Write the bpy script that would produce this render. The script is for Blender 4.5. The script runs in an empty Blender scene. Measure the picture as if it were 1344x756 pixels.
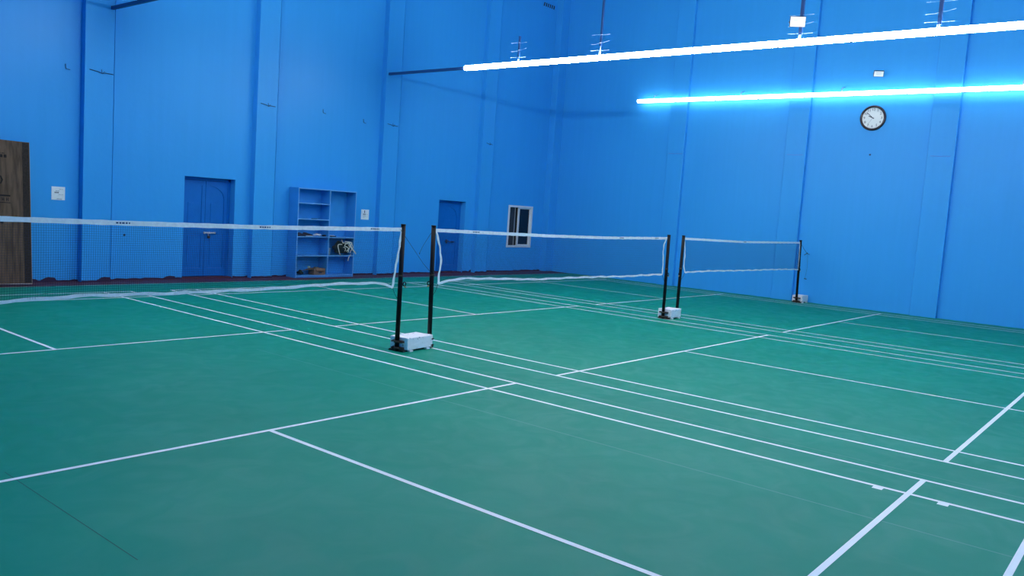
import bpy, bmesh, math, random
from mathutils import Vector, Matrix
random.seed(7)
SC = bpy.context.scene
COL = SC.collection
SC.view_settings.view_transform = 'Standard'
SC.view_settings.look = 'None'
SC.view_settings.exposure = 0.0
SC.view_settings.gamma = 1.0
SC.view_settings.use_curve_mapping = False

# ------------------------------------------------------------------ helpers
def lin(r, g, b):
    f = lambda c: (c/255/12.92) if c/255 <= 0.04045 else ((c/255+0.055)/1.055)**2.4
    return (f(r), f(g), f(b), 1)

def mat(name, col, rough=0.6, metal=0.0, spec=0.5, var=0.0, scale=8.0, bump=0.0, bscale=60.0, emit=None, estr=0):
    m = bpy.data.materials.new(name); m.use_nodes = True
    nt = m.node_tree; b = nt.nodes['Principled BSDF']
    b.inputs['Base Color'].default_value = (col[0], col[1], col[2], 1)
    b.inputs['Roughness'].default_value = rough
    b.inputs['Metallic'].default_value = metal
    b.inputs['Specular IOR Level'].default_value = spec
    if emit:
        b.inputs['Emission Color'].default_value = (*emit[:3], 1)
        b.inputs['Emission Strength'].default_value = estr
    tc = nt.nodes.new('ShaderNodeTexCoord')
    if var > 0:
        n = nt.nodes.new('ShaderNodeTexNoise'); n.inputs['Scale'].default_value = scale
        n.inputs['Detail'].default_value = 5
        nt.links.new(tc.outputs['Object'], n.inputs['Vector'])
        r = nt.nodes.new('ShaderNodeMapRange')
        r.inputs['From Min'].default_value = .3; r.inputs['From Max'].default_value = .7
        r.inputs['To Min'].default_value = 1-var; r.inputs['To Max'].default_value = 1+var
        nt.links.new(n.outputs['Fac'], r.inputs['Value'])
        v = nt.nodes.new('ShaderNodeVectorMath'); v.operation = 'SCALE'
        v.inputs[0].default_value = col[:3]
        nt.links.new(r.outputs['Result'], v.inputs['Scale'])
        nt.links.new(v.outputs['Vector'], b.inputs['Base Color'])
    if bump > 0:
        n = nt.nodes.new('ShaderNodeTexNoise'); n.inputs['Scale'].default_value = bscale
        n.inputs['Detail'].default_value = 4
        nt.links.new(tc.outputs['Object'], n.inputs['Vector'])
        bp = nt.nodes.new('ShaderNodeBump'); bp.inputs['Strength'].default_value = bump
        bp.inputs['Distance'].default_value = .01
        nt.links.new(n.outputs['Fac'], bp.inputs['Height'])
        nt.links.new(bp.outputs['Normal'], b.inputs['Normal'])
    return m

def box(bm, x0, y0, z0, x1, y1, z1, M=None, mi=0):
    vs = [bm.verts.new(Vector(p) if M is None else M @ Vector(p)) for p in
          [(x0,y0,z0),(x1,y0,z0),(x1,y1,z0),(x0,y1,z0),(x0,y0,z1),(x1,y0,z1),(x1,y1,z1),(x0,y1,z1)]]
    for f in [(0,3,2,1),(4,5,6,7),(0,1,5,4),(1,2,6,5),(2,3,7,6),(3,0,4,7)]:
        bm.faces.new([vs[i] for i in f]).material_index = mi
    return vs

def tube(bm, pts, r, seg=8, caps=True, mi=0):
    pts = [Vector(p) for p in pts]; rings = []; prev = None
    for i, p in enumerate(pts):
        d = (pts[min(i+1, len(pts)-1)] - pts[max(i-1, 0)])
        d = d.normalized() if d.length > 1e-9 else Vector((0,0,1))
        if prev is None:
            a = d.cross(Vector((0,0,1)))
            if a.length < .05: a = d.cross(Vector((1,0,0)))
        else:
            a = prev - d*prev.dot(d)
        a.normalize(); prev = a; b = d.cross(a)
        rr = r[i] if isinstance(r, (list, tuple)) else r
        rings.append([bm.verts.new(p + a*math.cos(2*math.pi*k/seg)*rr + b*math.sin(2*math.pi*k/seg)*rr) for k in range(seg)])
    for A, B in zip(rings, rings[1:]):
        for k in range(seg):
            f = bm.faces.new([A[k], A[(k+1) % seg], B[(k+1) % seg], B[k]]); f.smooth = seg > 5; f.material_index = mi
    if caps:
        bm.faces.new(rings[0][::-1]).material_index = mi; bm.faces.new(rings[-1]).material_index = mi

def ribbon(bm, pts, width, thick, wdir=Vector((0,0,1)), out=Vector((0,1,0))):
    """a band of cloth along pts, its width across wdir"""
    rings = []
    for i, p in enumerate(pts):
        p = Vector(p); w = width[i] if isinstance(width, (list, tuple)) else width
        wd = wdir[i] if isinstance(wdir, (list, tuple)) else wdir
        rings.append([bm.verts.new(q) for q in (p-wd*w/2-out*thick/2, p+wd*w/2-out*thick/2, p+wd*w/2+out*thick/2, p-wd*w/2+out*thick/2)])
    for A, B in zip(rings, rings[1:]):
        for k in range(4): bm.faces.new([A[k], A[(k+1) % 4], B[(k+1) % 4], B[k]])
    bm.faces.new(rings[0][::-1]); bm.faces.new(rings[-1])

def lathe(bm, prof, seg=48, M=None, mi=0):
    rings = []
    for r, h in prof:
        if r < 1e-6: rings.append([bm.verts.new((M or Matrix()) @ Vector((0,0,h)))])
        else: rings.append([bm.verts.new((M or Matrix()) @ Vector((r*math.cos(2*math.pi*k/seg), r*math.sin(2*math.pi*k/seg), h))) for k in range(seg)])
    for A, B in zip(rings, rings[1:]):
        for k in range(seg):
            if len(A) == 1 and len(B) == 1: continue
            if len(A) == 1: f = bm.faces.new([A[0], B[k], B[(k+1) % seg]])
            elif len(B) == 1: f = bm.faces.new([A[k], B[0], A[(k+1) % seg]])
            else: f = bm.faces.new([A[k], B[k], B[(k+1) % seg], A[(k+1) % seg]])
            f.smooth = True; f.material_index = mi

def obj(name, bm, mats, parent=None, bevel=0, recalc=True):
    if recalc: bmesh.ops.recalc_face_normals(bm, faces=bm.faces)
    me = bpy.data.meshes.new(name); bm.to_mesh(me); bm.free()
    for m in (mats if isinstance(mats, (list, tuple)) else [mats]): me.materials.append(m)
    o = bpy.data.objects.new(name, me); COL.objects.link(o)
    if parent is not None:
        o.parent = parent
        # shapes are written in world coordinates: cancel the parents' placement
        w = Matrix(); p = parent
        while p is not None:
            w = p.matrix_basis @ w if p is parent else p.matrix_basis @ w
            p = p.parent
        me.transform(w.inverted())
    if bevel:
        b = o.modifiers.new('bevel', 'BEVEL'); b.width = bevel; b.segments = 2; b.limit_method = 'ANGLE'
    return o

def thing(name, label, cat, loc=(0,0,0), group=None):
    o = bpy.data.objects.new(name, None); COL.objects.link(o); o.location = loc
    o.empty_display_size = .1
    o['label'] = label; o['category'] = cat
    if group: o['group'] = group
    return o

GROUPS = {'badminton_net': 'badminton nets across the hall', 'net_post_stand': 'net post stands', 'tube_light_row': 'tube light rows',
          'floodlight': 'small floodlights', 'paper_notice': 'paper notices on the back wall', 'wire_stub': 'wire ends on the wall columns',
          'wall_hook': 'small wire hooks on the back wall', 'wall_dot': 'small plugs on the walls', 'shoe': 'shoes on the shelf', 'guy_cord': 'cords on the net posts'}
def tag(o, label, cat, group=None):
    o['label'] = label; o['category'] = cat
    if group: o['group'] = group
    return o

def struct(o): o['kind'] = 'structure'; return o

def origin_to(o, loc):
    """move a top-level mesh object's origin to loc, its shape staying put"""
    o.data.transform(Matrix.Translation(-Vector(loc))); o.location = loc; return o

def text_mesh(bm, s, size, M, mi=0, depth=.002, align='CENTER'):
    cu = bpy.data.curves.new('t', 'FONT'); cu.body = s; cu.size = size; cu.extrude = depth/2
    cu.align_x = align; cu.align_y = 'CENTER'; cu.resolution_u = 2
    to = bpy.data.objects.new('t', cu); COL.objects.link(to)
    me = bpy.data.meshes.new_from_object(to)
    n = len(bm.verts); nf = len(bm.faces)
    bm.from_mesh(me); bm.verts.ensure_lookup_table(); bm.faces.ensure_lookup_table()
    for v in bm.verts[n:]: v.co = M @ v.co
    for f in bm.faces[nf:]: f.material_index = mi
    bpy.data.objects.remove(to); bpy.data.curves.remove(cu); bpy.data.meshes.remove(me)

# ------------------------------------------------------------------ room sizes
XW, YW, ZC = 14.1, 8.3, 9.6          # right wall, back wall, ceiling
XL, YF = -7.4, -8.3                  # left wall, wall behind the camera

# ------------------------------------------------------------------ materials
def wall_material():
    m = bpy.data.materials.new('blue_wall_paint'); m.use_nodes = True
    nt = m.node_tree; L = nt.links; b = nt.nodes['Principled BSDF']
    b.inputs['Roughness'].default_value = .42
    b.inputs['Specular IOR Level'].default_value = .2
    tc = nt.nodes.new('ShaderNodeTexCoord')
    n1 = nt.nodes.new('ShaderNodeTexNoise'); n1.inputs['Scale'].default_value = .55; n1.inputs['Detail'].default_value = 3
    L.new(tc.outputs['Object'], n1.inputs['Vector'])
    mp = nt.nodes.new('ShaderNodeMapping'); mp.inputs['Scale'].default_value = (7, 7, .35)
    L.new(tc.outputs['Object'], mp.inputs['Vector'])
    n2 = nt.nodes.new('ShaderNodeTexNoise'); n2.inputs['Scale'].default_value = 1.4; n2.inputs['Detail'].default_value = 6
    L.new(mp.outputs['Vector'], n2.inputs['Vector'])
    ad = nt.nodes.new('ShaderNodeMath'); ad.operation = 'ADD'
    L.new(n1.outputs['Fac'], ad.inputs[0]); L.new(n2.outputs['Fac'], ad.inputs[1])
    r = nt.nodes.new('ShaderNodeValToRGB')
    r.color_ramp.elements[0].position = .35; r.color_ramp.elements[0].color = WALL_A
    r.color_ramp.elements[1].position = .65; r.color_ramp.elements[1].color = WALL_B
    h = nt.nodes.new('ShaderNodeMath'); h.operation = 'MULTIPLY'; h.inputs[1].default_value = .5
    L.new(ad.outputs[0], h.inputs[0]); L.new(h.outputs[0], r.inputs['Fac'])
    L.new(r.outputs['Color'], b.inputs['Base Color'])
    n3 = nt.nodes.new('ShaderNodeTexNoise'); n3.inputs['Scale'].default_value = 3.2; n3.inputs['Detail'].default_value = 7
    L.new(tc.outputs['Object'], n3.inputs['Vector'])
    bp = nt.nodes.new('ShaderNodeBump'); bp.inputs['Strength'].default_value = .35; bp.inputs['Distance'].default_value = .02
    L.new(n3.outputs['Fac'], bp.inputs['Height']); L.new(bp.outputs['Normal'], b.inputs['Normal'])
    return m
WALL_A = (.038, .375, .84, 1)
WALL_B = (.043, .393, .87, 1)
M_wall = wall_material()

def mat_floor():
    m = bpy.data.materials.new('green_vinyl_mat'); m.use_nodes = True
    nt = m.node_tree; L = nt.links; b = nt.nodes['Principled BSDF']
    b.inputs['Specular IOR Level'].default_value = .17
    tc = nt.nodes.new('ShaderNodeTexCoord')
    n1 = nt.nodes.new('ShaderNodeTexNoise'); n1.inputs['Scale'].default_value = .8; n1.inputs['Detail'].default_value = 6
    L.new(tc.outputs['Object'], n1.inputs['Vector'])
    r = nt.nodes.new('ShaderNodeValToRGB')
    r.color_ramp.elements[0].position = .3; r.color_ramp.elements[0].color = FLOOR_A
    r.color_ramp.elements[1].position = .7; r.color_ramp.elements[1].color = FLOOR_B
    L.new(n1.outputs['Fac'], r.inputs['Fac'])
    L.new(r.outputs['Color'], b.inputs['Base Color'])
    # shoe scuffs: thin curved wear in the gloss
    n2 = nt.nodes.new('ShaderNodeTexNoise'); n2.inputs['Scale'].default_value = 2.5; n2.inputs['Detail'].default_value = 8
    n2.inputs['Distortion'].default_value = 1.5
    L.new(tc.outputs['Object'], n2.inputs['Vector'])
    rr = nt.nodes.new('ShaderNodeMapRange')
    rr.inputs['From Min'].default_value = .35; rr.inputs['From Max'].default_value = .65
    rr.inputs['To Min'].default_value = .50; rr.inputs['To Max'].default_value = .62
    L.new(n2.outputs['Fac'], rr.inputs['Value']); L.new(rr.outputs['Result'], b.inputs['Roughness'])
    n3 = nt.nodes.new('ShaderNodeTexNoise'); n3.inputs['Scale'].default_value = 350; n3.inputs['Detail'].default_value = 2
    L.new(tc.outputs['Object'], n3.inputs['Vector'])
    bp = nt.nodes.new('ShaderNodeBump'); bp.inputs['Strength'].default_value = .12; bp.inputs['Distance'].default_value = .002
    L.new(n3.outputs['Fac'], bp.inputs['Height']); L.new(bp.outputs['Normal'], b.inputs['Normal'])
    return m
FLOOR_A = (.0015, .262, .165, 1)
FLOOR_B = (.002, .290, .182, 1)
M_floor = mat_floor()
M_line = mat('white_line_paint', (.92, .98, .95), .5, var=.04, scale=5)
M_seam_light = mat('welded_mat_seam', (.05, .30, .23), .5)
M_seam_dark = mat('open_mat_seam', (.003, .05, .045), .7)
M_maroon = mat('maroon_floor_paint', (.085, .012, .022), .6, var=.3, scale=5)
M_ceil = mat('metal_roof_sheet', (.30, .36, .44), .5)
M_darkblue = mat('blue_painted_pipe', (.015, .07, .22), .45)
M_door = mat('dark_blue_door_paint', (.004, .165, .56), .45, spec=.2, var=.06, scale=3, bump=.2, bscale=20)
M_shelf = mat('blue_shelf_laminate', (.035, .325, .76), .4, var=.05, scale=4)
M_edge = mat('pale_blue_edge_band', (.14, .42, .82), .4)
M_black = mat('black_post_paint', (.004, .004, .006), .5, spec=.2, bump=.2, bscale=90, var=.3, scale=30)
M_rust = mat('rusty_clamp', (.045, .028, .018), .7, var=.4, scale=60, bump=.4)
M_ring = mat('grey_steel', (.25, .25, .27), .4, metal=.8)
M_cord = mat('dark_cord', (.012, .012, .016), .8)
M_net = mat('dark_net_cord', (.02, .02, .045), .9)
M_tape = mat('white_cotton_tape', (.92, .92, .92), .8, var=.09, scale=24, bump=.3, bscale=40)
M_mark = mat('dark_blue_print', (.06, .09, .18), .8)
M_white = mat('white_aluminium', (.78, .80, .82), .4)
M_glass_dark = mat('dark_window_pane', (.006, .008, .012), .12)
M_mesh_dark = mat('fly_screen', (.03, .035, .045), .7)
M_ivory = mat('paper_sheet', (.90, .92, .90), .7, var=.04, scale=20)
M_ink = mat('printed_ink', (.02, .03, .05), .7)
M_rim = mat('dark_brown_clock_rim', (.018, .008, .016), .18)
M_face = mat('white_clock_face', (.80, .84, .80), .4)
M_card = mat('brown_cardboard', (.22, .13, .075), .8, var=.2, scale=12)
M_olive = mat('olive_fabric', (.10, .10, .055), .9, var=.3, scale=14)
M_bundle = mat('dark_green_net_heap', (.010, .028, .022), .95, var=.5, scale=25, bump=.9, bscale=40)
M_strap = mat('cream_tape', (.62, .64, .54), .8, var=.1, scale=20)
M_galv = mat('galvanised_steel', (.35, .52, .68), .45, metal=.3)
M_led = mat('led_tube_diffuser', (.9, .9, .9), .5, emit=(.98, .97, .98), estr=62)
M_led2 = mat('wall_led_tube_diffuser', (.9, .9, .9), .5, emit=(.98, .97, .98), estr=8)
M_lamp = mat('floodlight_glass', (.95, .95, .92), .3)
M_lampbody = mat('dark_floodlight_body', (.02, .03, .05), .4)

def block_material():
    m = bpy.data.materials.new('chipped_white_concrete'); m.use_nodes = True
    nt = m.node_tree; L = nt.links; b = nt.nodes['Principled BSDF']; b.inputs['Roughness'].default_value = .75
    tc = nt.nodes.new('ShaderNodeTexCoord')
    n = nt.nodes.new('ShaderNodeTexNoise'); n.inputs['Scale'].default_value = 14; n.inputs['Detail'].default_value = 9
    n.inputs['Roughness'].default_value = .75
    L.new(tc.outputs['Object'], n.inputs['Vector'])
    r = nt.nodes.new('ShaderNodeValToRGB')
    r.color_ramp.elements[0].position = .34; r.color_ramp.elements[0].color = (.07, .10, .14, 1)
    r.color_ramp.elements[1].position = .42; r.color_ramp.elements[1].color = (.93, .92, .92, 1)
    L.new(n.outputs['Fac'], r.inputs['Fac']); L.new(r.outputs['Color'], b.inputs['Base Color'])
    bp = nt.nodes.new('ShaderNodeBump'); bp.inputs['Strength'].default_value = .5; bp.inputs['Distance'].default_value = .01
    L.new(n.outputs['Fac'], bp.inputs['Height']); L.new(bp.outputs['Normal'], b.inputs['Normal'])
    return m
M_block = block_material()

def wood_material():
    m = bpy.data.materials.new('dark_wood_laminate'); m.use_nodes = True
    nt = m.node_tree; L = nt.links; b = nt.nodes['Principled BSDF']; b.inputs['Roughness'].default_value = .5; b.inputs['Specular IOR Level'].default_value = .25
    tc = nt.nodes.new('ShaderNodeTexCoord')
    mp = nt.nodes.new('ShaderNodeMapping'); mp.inputs['Scale'].default_value = (9, 9, .5)
    L.new(tc.outputs['Object'], mp.inputs['Vector'])
    n = nt.nodes.new('ShaderNodeTexNoise'); n.inputs['Scale'].default_value = 2.2; n.inputs['Detail'].default_value = 9
    L.new(mp.outputs['Vector'], n.inputs['Vector'])
    r = nt.nodes.new('ShaderNodeValToRGB')
    r.color_ramp.elements[0].position = .36; r.color_ramp.elements[0].color = (.070, .038, .018, 1)
    r.color_ramp.elements[1].position = .60; r.color_ramp.elements[1].color = (.145, .085, .047, 1)
    L.new(n.outputs['Fac'], r.inputs['Fac']); L.new(r.outputs['Color'], b.inputs['Base Color'])
    return m
M_wood = wood_material()

# ------------------------------------------------------------------ the setting
DOORS = [(1.85, 2.98, 2.07), (9.10, 10.15, 1.97)]
WIN = (12.02, 13.17, .72, 1.975)
bm = bmesh.new()
T = .35
xs = [XL-.2, DOORS[0][0], DOORS[0][1], DOORS[1][0], DOORS[1][1], WIN[0], WIN[1], XW+.2]
box(bm, xs[0], YW, 0, xs[1], YW+T, ZC)
box(bm, xs[1], YW, DOORS[0][2], xs[2], YW+T, ZC)
box(bm, xs[2], YW, 0, xs[3], YW+T, ZC)
box(bm, xs[3], YW, DOORS[1][2], xs[4], YW+T, ZC)
box(bm, xs[4], YW, 0, xs[5], YW+T, ZC)
box(bm, xs[5], YW, 0, xs[6], YW+T, WIN[2]); box(bm, xs[5], YW, WIN[3], xs[6], YW+T, ZC)
box(bm, xs[6], YW, 0, xs[7], YW+T, ZC)
struct(obj('wall_back', bm, M_wall))
bm = bmesh.new(); box(bm, XW, YF-.2, 0, XW+.2, YW, ZC); struct(obj('wall_right', bm, M_wall))
bm = bmesh.new(); box(bm, XL-.2, YF-.2, 0, XL, YW, ZC); struct(obj('wall_left', bm, M_wall))
bm = bmesh.new(); box(bm, XL, YF-.2, 0, XW, YF, ZC); struct(obj('wall_front', bm, M_wall))
bm = bmesh.new(); box(bm, XL-.2, YF-.2, ZC, XW+.2, YW+T, ZC+.1); struct(obj('ceiling', bm, M_ceil))
# plastered wall columns
PB = .15
k = 1
for x0, x1 in [(-.17, .365), (3.34, 3.86), (6.88, 7.40), (10.52, 11.03)]:
    # narrow groove added beside the right edge so its shade draws a dark line
    bm = bmesh.new(); g = x1-.012
    pts = [(x0, YW+.01), (x0, YW-PB), (g-.014, YW-PB), (g-.014, YW-PB+.025), (g, YW-PB+.025), (g, YW-PB+.003), (x1, YW-PB+.003), (x1, YW+.01)]
    A = [bm.verts.new((p[0], p[1], 0)) for p in pts]; B = [bm.verts.new((p[0], p[1], ZC)) for p in pts]
    bm.faces.new(A); bm.faces.new(B[::-1])
    for i in range(8): bm.faces.new([A[i], A[(i+1) % 8], B[(i+1) % 8], B[i]])
    struct(obj('trim_%d' % k, bm, M_wall)); k += 1
bm = bmesh.new(); box(bm, 13.72, 8.08, 0, XW+.01, YW+.01, ZC); struct(obj('trim_%d' % k, bm, M_wall, bevel=.012)); k += 1
for y0, y1 in [(3.77, 4.28), (.36, .90), (-3.02, -2.45), (-6.45, -5.93)]:
    bm = bmesh.new(); box(bm, XW-.11, y0, 0, XW+.01, y1, ZC)
    struct(obj('trim_%d' % k, bm, M_wall, bevel=.012)); k += 1

# floor: green court mats with painted lines, a maroon strip along the back wall
edge = lambda x: 7.60-.018*(x-0)
bm = bmesh.new()
def quad(bm, pts, z, mi): bm.faces.new([bm.verts.new((p[0], p[1], z)) for p in pts]).material_index = mi
box(bm, XL-.2, YF-.2, -.1, XW+.2, YW+T, 0, mi=1)
# mat slab 4 mm proud of the concrete
v = [(XL, YF), (XW, YF), (XW, edge(XW)), (XL, edge(XL))]
quad(bm, v, .004, 0)
e0, e1 = (XL, edge(XL)), (XW, edge(XW))
bm.faces.new([bm.verts.new(p) for p in [(e1[0], e1[1], 0), (e0[0], e0[1], 0), (e0[0], e0[1], .004), (e1[0], e1[1], .004)]]).material_index = 2
quad(bm, [(XL, edge(XL)-.012), (XW, edge(XW)-.012), (XW, edge(XW)), (XL, edge(XL))], .0048, 2)
ZL = .0052
def line(x0, y0, x1, y1, w=.04, z=ZL, mi=2):
    d = Vector((x1-x0, y1-y0)); n = Vector((-d.y, d.x)).normalized()*w/2
    quad(bm, [(x0-n.x, y0-n.y), (x1-n.x, y1-n.y), (x1+n.x, y1+n.y), (x0+n.x, y0+n.y)], z, mi)
dbl = lambda x: 5.83-.0175*x if x < 1 else 5.80-.013*x
bck = lambda x: 6.58-.024*x
COURTS = [(-6.1, -5.64, -3.05, -.47, -.015), (.70, 1.155, 3.74, 6.36, 6.80), (7.43, 7.86, 10.42, 13.08, 13.50)]
for a, s1, c, s2, b in COURTS:
    for j, x in enumerate((a, s1, s2, b)):
        line(x, -6.72, x, bck(x), z=ZL+.0002*j)
    line(c, -6.72, c, -1.98, z=ZL+.0009); line(c, 1.98, c, bck(c), z=ZL+.0009)
    for y in (-6.72, -5.945, -1.965, 1.98): line(a-.02, y, b+.02, y, z=ZL+.0012)
    line(a-.02, dbl(a), b+.02, dbl(b), z=ZL+.0012); line(a-.02, bck(a), b+.02, bck(b), z=ZL+.0012)
# short tape tabs where the line tape was joined
for y in (-5.75, -6.18): line(-.515, y-.035, -.515, y+.035, .06)
# mat seams
line(-1.22, YF, -1.22, 1.0, .010, .0046, 3); line(.14, YF, .14, -.5, .008, .0046, 3)
line(-4.84, -3.5, -4.84, -1.8, .004, .0046, 4)
struct(obj('floor', bm, [M_floor, M_maroon, M_line, M_seam_light, M_seam_dark], recalc=False))

# uneven plaster edge along the foot of the back wall
bm = bmesh.new()
def foot(x0, x1, y):
    x = x0; top = []
    while x < x1:
        if random.random() < .05:
            h = .05+.03*random.random()
            top += [(x, h), (x+.05, h+.01), (x+.15, h), (x+.18, .03)]; x += .22; continue
        top.append((x, .022+.02*random.random())); x += .09
    top = [p for p in top if p[0] < x1]+[(x1, .03)]
    for (xa, za), (xb, zb) in zip(top, top[1:]):
        vs = [bm.verts.new(p) for p in [(xa, y-.012, 0), (xb, y-.012, 0), (xb, y-.012, zb), (xa, y-.012, za), (xa, y+.001, za), (xb, y+.001, zb)]]
        bm.faces.new([vs[0], vs[1], vs[2], vs[3]]); bm.faces.new([vs[3], vs[2], vs[5], vs[4]])
for a, b_, y in [(XL, -.17, YW), (-.17, .365, YW-PB), (.365, 1.85, YW), (2.98, 3.34, YW), (3.34, 3.86, YW-PB), (3.86, 6.88, YW),
                 (6.88, 7.40, YW-PB), (7.40, 9.10, YW), (10.15, 10.52, YW), (10.52, 11.03, YW-PB), (11.03, 13.72, YW)]:
    foot(a, b_, y)
struct(obj('baseboard_back', bm, mat('dark_plaster_edge', (.035, .012, .045), .8)))

# doors
def door(n, x0, x1, z1, leaves, label):
    d = bpy.data.objects.new('door_%d' % n, None); COL.objects.link(d); d.location = ((x0+x1)/2, YW+.18, 0); struct(d)
    yb = YW+.17
    bm = bmesh.new(); box(bm, x0, yb, 0, x0+.06, yb+.09, z1); box(bm, x1-.06, yb, 0, x1, yb+.09, z1)
    box(bm, x0, yb, z1-.06, x1, yb+.09, z1); obj('door_frame', bm, M_door, d, bevel=.006)
    bm = bmesh.new(); box(bm, x0, YW+.02, 0, x1, yb, .02); obj('threshold', bm, M_maroon, d)
    L = [x0+.06]
    for i in range(leaves): L.append(x0+.06+(x1-x0-.12)*(i+1)/leaves)
    for i in range(leaves):
        a, b_ = L[i]+.004, L[i+1]-.004; bm = bmesh.new()
        box(bm, a, yb+.02, .03, b_, yb+.06, z1-.065)
        # stiles, lock rail and raised panels with an arched head
        st = .075
        for p, q in ((a, a+st), (b_-st, b_)): box(bm, p, yb+.006, .03, q, yb+.02, z1-.065)
        for p, q in ((.03, .20), (.92, 1.06)): box(bm, a+st, yb+.006, p, b_-st, yb+.02, q)
        # arched head rail
        w = b_-a-2*st; N = 10; zt = z1-.065
        for s in range(N):
            u0, u1 = s/N, (s+1)/N
            # each leaf carries half of the common arch
            def arch(u):
                if leaves == 2: uu = u if i == 0 else 1-u
                else: uu = 1-abs(2*u-1)
                return zt-.36+.26*math.sqrt(max(0, 1-(1-uu)**2))
            xa, xb = a+st+w*u0, a+st+w*u1; za, zb = arch(u0), arch(u1)
            vs = [bm.verts.new(p) for p in [(xa, yb+.006, za), (xb, yb+.006, zb), (xb, yb+.006, zt), (xa, yb+.006, zt), (xa, yb+.02, za), (xb, yb+.02, zb)]]
            bm.faces.new(vs[:4]); bm.faces.new([vs[0], vs[4], vs[5], vs[1]])
        box(bm, a+st+.05, yb+.010, .26, b_-st-.05, yb+.02, .86)
        box(bm, a+st+.05, yb+.010, 1.12, b_-st-.05, yb+.02, zt-.46)
        obj('door_leaf', bm, M_door, d, recalc=True)
    return d
d1 = door(1, *DOORS[0], 2, '')
bm = bmesh.new(); y = YW+.165
tube(bm, [(2.385, y-.02, .935), (2.645, y-.02, .935)], .015)
for x in (2.40, 2.52, 2.63): box(bm, x-.012, y-.03, .915, x+.012, y+.015, .955)
tube(bm, [(2.48, y-.02, .935), (2.48, y-.035, .875)], .008)
o = obj('sliding_bolt', bm, mat('bare_steel', (.62, .66, .72), .4), d1); o['label'] = 'bare steel sliding bolt'
bm = bmesh.new()
pts = [(2.49+.02*math.cos(t), y-.03, .875+.028*math.sin(t)) for t in [i*math.pi/5 for i in range(11)]]
tube(bm, pts, .005); box(bm, 2.465, y-.045, .82, 2.515, y-.02, .862); obj('padlock', bm, M_rust, d1)
d2 = door(2, *DOORS[1], 1, '')
bm = bmesh.new(); tube(bm, [(9.56, y-.02, .85), (9.64, y-.03, .875), (9.72, y-.02, .84), (9.93, y-.02, .84)], .013)
box(bm, 9.62, y-.03, .80, 9.65, y+.015, .90); box(bm, 9.84, y-.03, .82, 9.86, y+.015, .86)
obj('latch', bm, mat('dark_latch_metal', (.02, .05, .12), .5), d2)

# window
w = bpy.data.objects.new('window_1', None); COL.objects.link(w); w.location = ((WIN[0]+WIN[1])/2, YW, WIN[2]); struct(w)
x0, x1, z0, z1 = WIN; f = .06; y0, y1 = YW-.025, YW+.12
bm = bmesh.new()
box(bm, x0, y0, z0, x0+f, y1, z1); box(bm, x1-f, y0, z0, x1, y1, z1)
box(bm, x0+f, y0, z0, x1-f, y1, z0+f); box(bm, x0+f, y0, z1-f, x1-f, y1, z1)
obj('window_frame', bm, M_white, w, bevel=.004)
xm = 12.56
bm = bmesh.new()
for (a, b_) in ((xm-.03, xm+.03), (x1-f-.045, x1-f)): box(bm, a, YW+.02, z0+f, b_, YW+.06, z1-f)
box(bm, xm+.03, YW+.02, z0+f, x1-f-.045, YW+.06, z0+f+.035); box(bm, xm+.03, YW+.02, z1-f-.035, x1-f-.045, YW+.06, z1-f)
obj('sliding_sash', bm, M_white, w)
bm = bmesh.new(); box(bm, xm+.03, YW+.036, z0+f+.035, x1-f-.045, YW+.042, z1-f-.035); obj('pane', bm, M_glass_dark, w)
M_scr = mat('grey_screen_frame', (.25, .27, .29), .5)
for a, b_ in ((xm-.14, xm-.105), (x0+f, x0+f+.03)):
    bm = bmesh.new(); box(bm, a, YW+.07, z0+f, b_, YW+.10, z1-f); obj('screen_stile', bm, M_scr, w)
bm = bmesh.new(); box(bm, x0+f+.03, YW+.083, z0+f, xm-.14, YW+.087, z1-f); obj('fly_screen', bm, M_mesh_dark, w)
bm = bmesh.new(); box(bm, xm-.105, YW+.083, z0+f, xm-.03, YW+.087, z1-f); obj('pane', bm, M_glass_dark, w)
bm = bmesh.new(); box(bm, x0+.02, YW+.125, z0+.02, x1-.02, YW+.135, z1-.02); obj('backing', bm, mat('night_outside', (.004, .004, .006), .9), w)

# ------------------------------------------------------------------ tube light rows
def light_row(x, z, ystart, yend, label, rod_to=None, one_side=False, led=None):
    name = 'tube_light_row'
    t = thing(name, label, 'tube light', (x, (ystart+yend)/2, z))
    bm = bmesh.new()
    y1 = rod_to if rod_to else ystart
    box(bm, x-.024, yend, z-.03, x+.024, y1, z+.03)
    obj('pipe', bm, M_darkblue, t)
    y = ystart; n = 0
    while y-1.2 > yend-.1:
        for s in ((-1, 1) if not one_side else (-1,)):
            bm = bmesh.new(); prof = [(s*(.026+.042*math.sin(a)), -.048*math.cos(a)) for a in [math.pi*i/5 for i in range(6)]]
            for ya, yb in ((y-1.194, y),):
                A = [bm.verts.new((x+p[0], ya, z+p[1])) for p in prof]; B = [bm.verts.new((x+p[0], yb, z+p[1])) for p in prof]
                for i in range(5): bm.faces.new([A[i], A[i+1], B[i+1], B[i]])
                bm.faces.new([A[0], B[0], B[5], A[5]])
                bm.faces.new(A); bm.faces.new(B[::-1])
            obj('tube', bm, led or M_led, t)
        # dark end clip between two tubes
        if n:
            bm = bmesh.new(); box(bm, x-.03, y-.004, z-.062, x+.03, y+.012, z-.03); obj('clip', bm, M_black, t)
        y -= 1.2; n += 1
    return t
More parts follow.
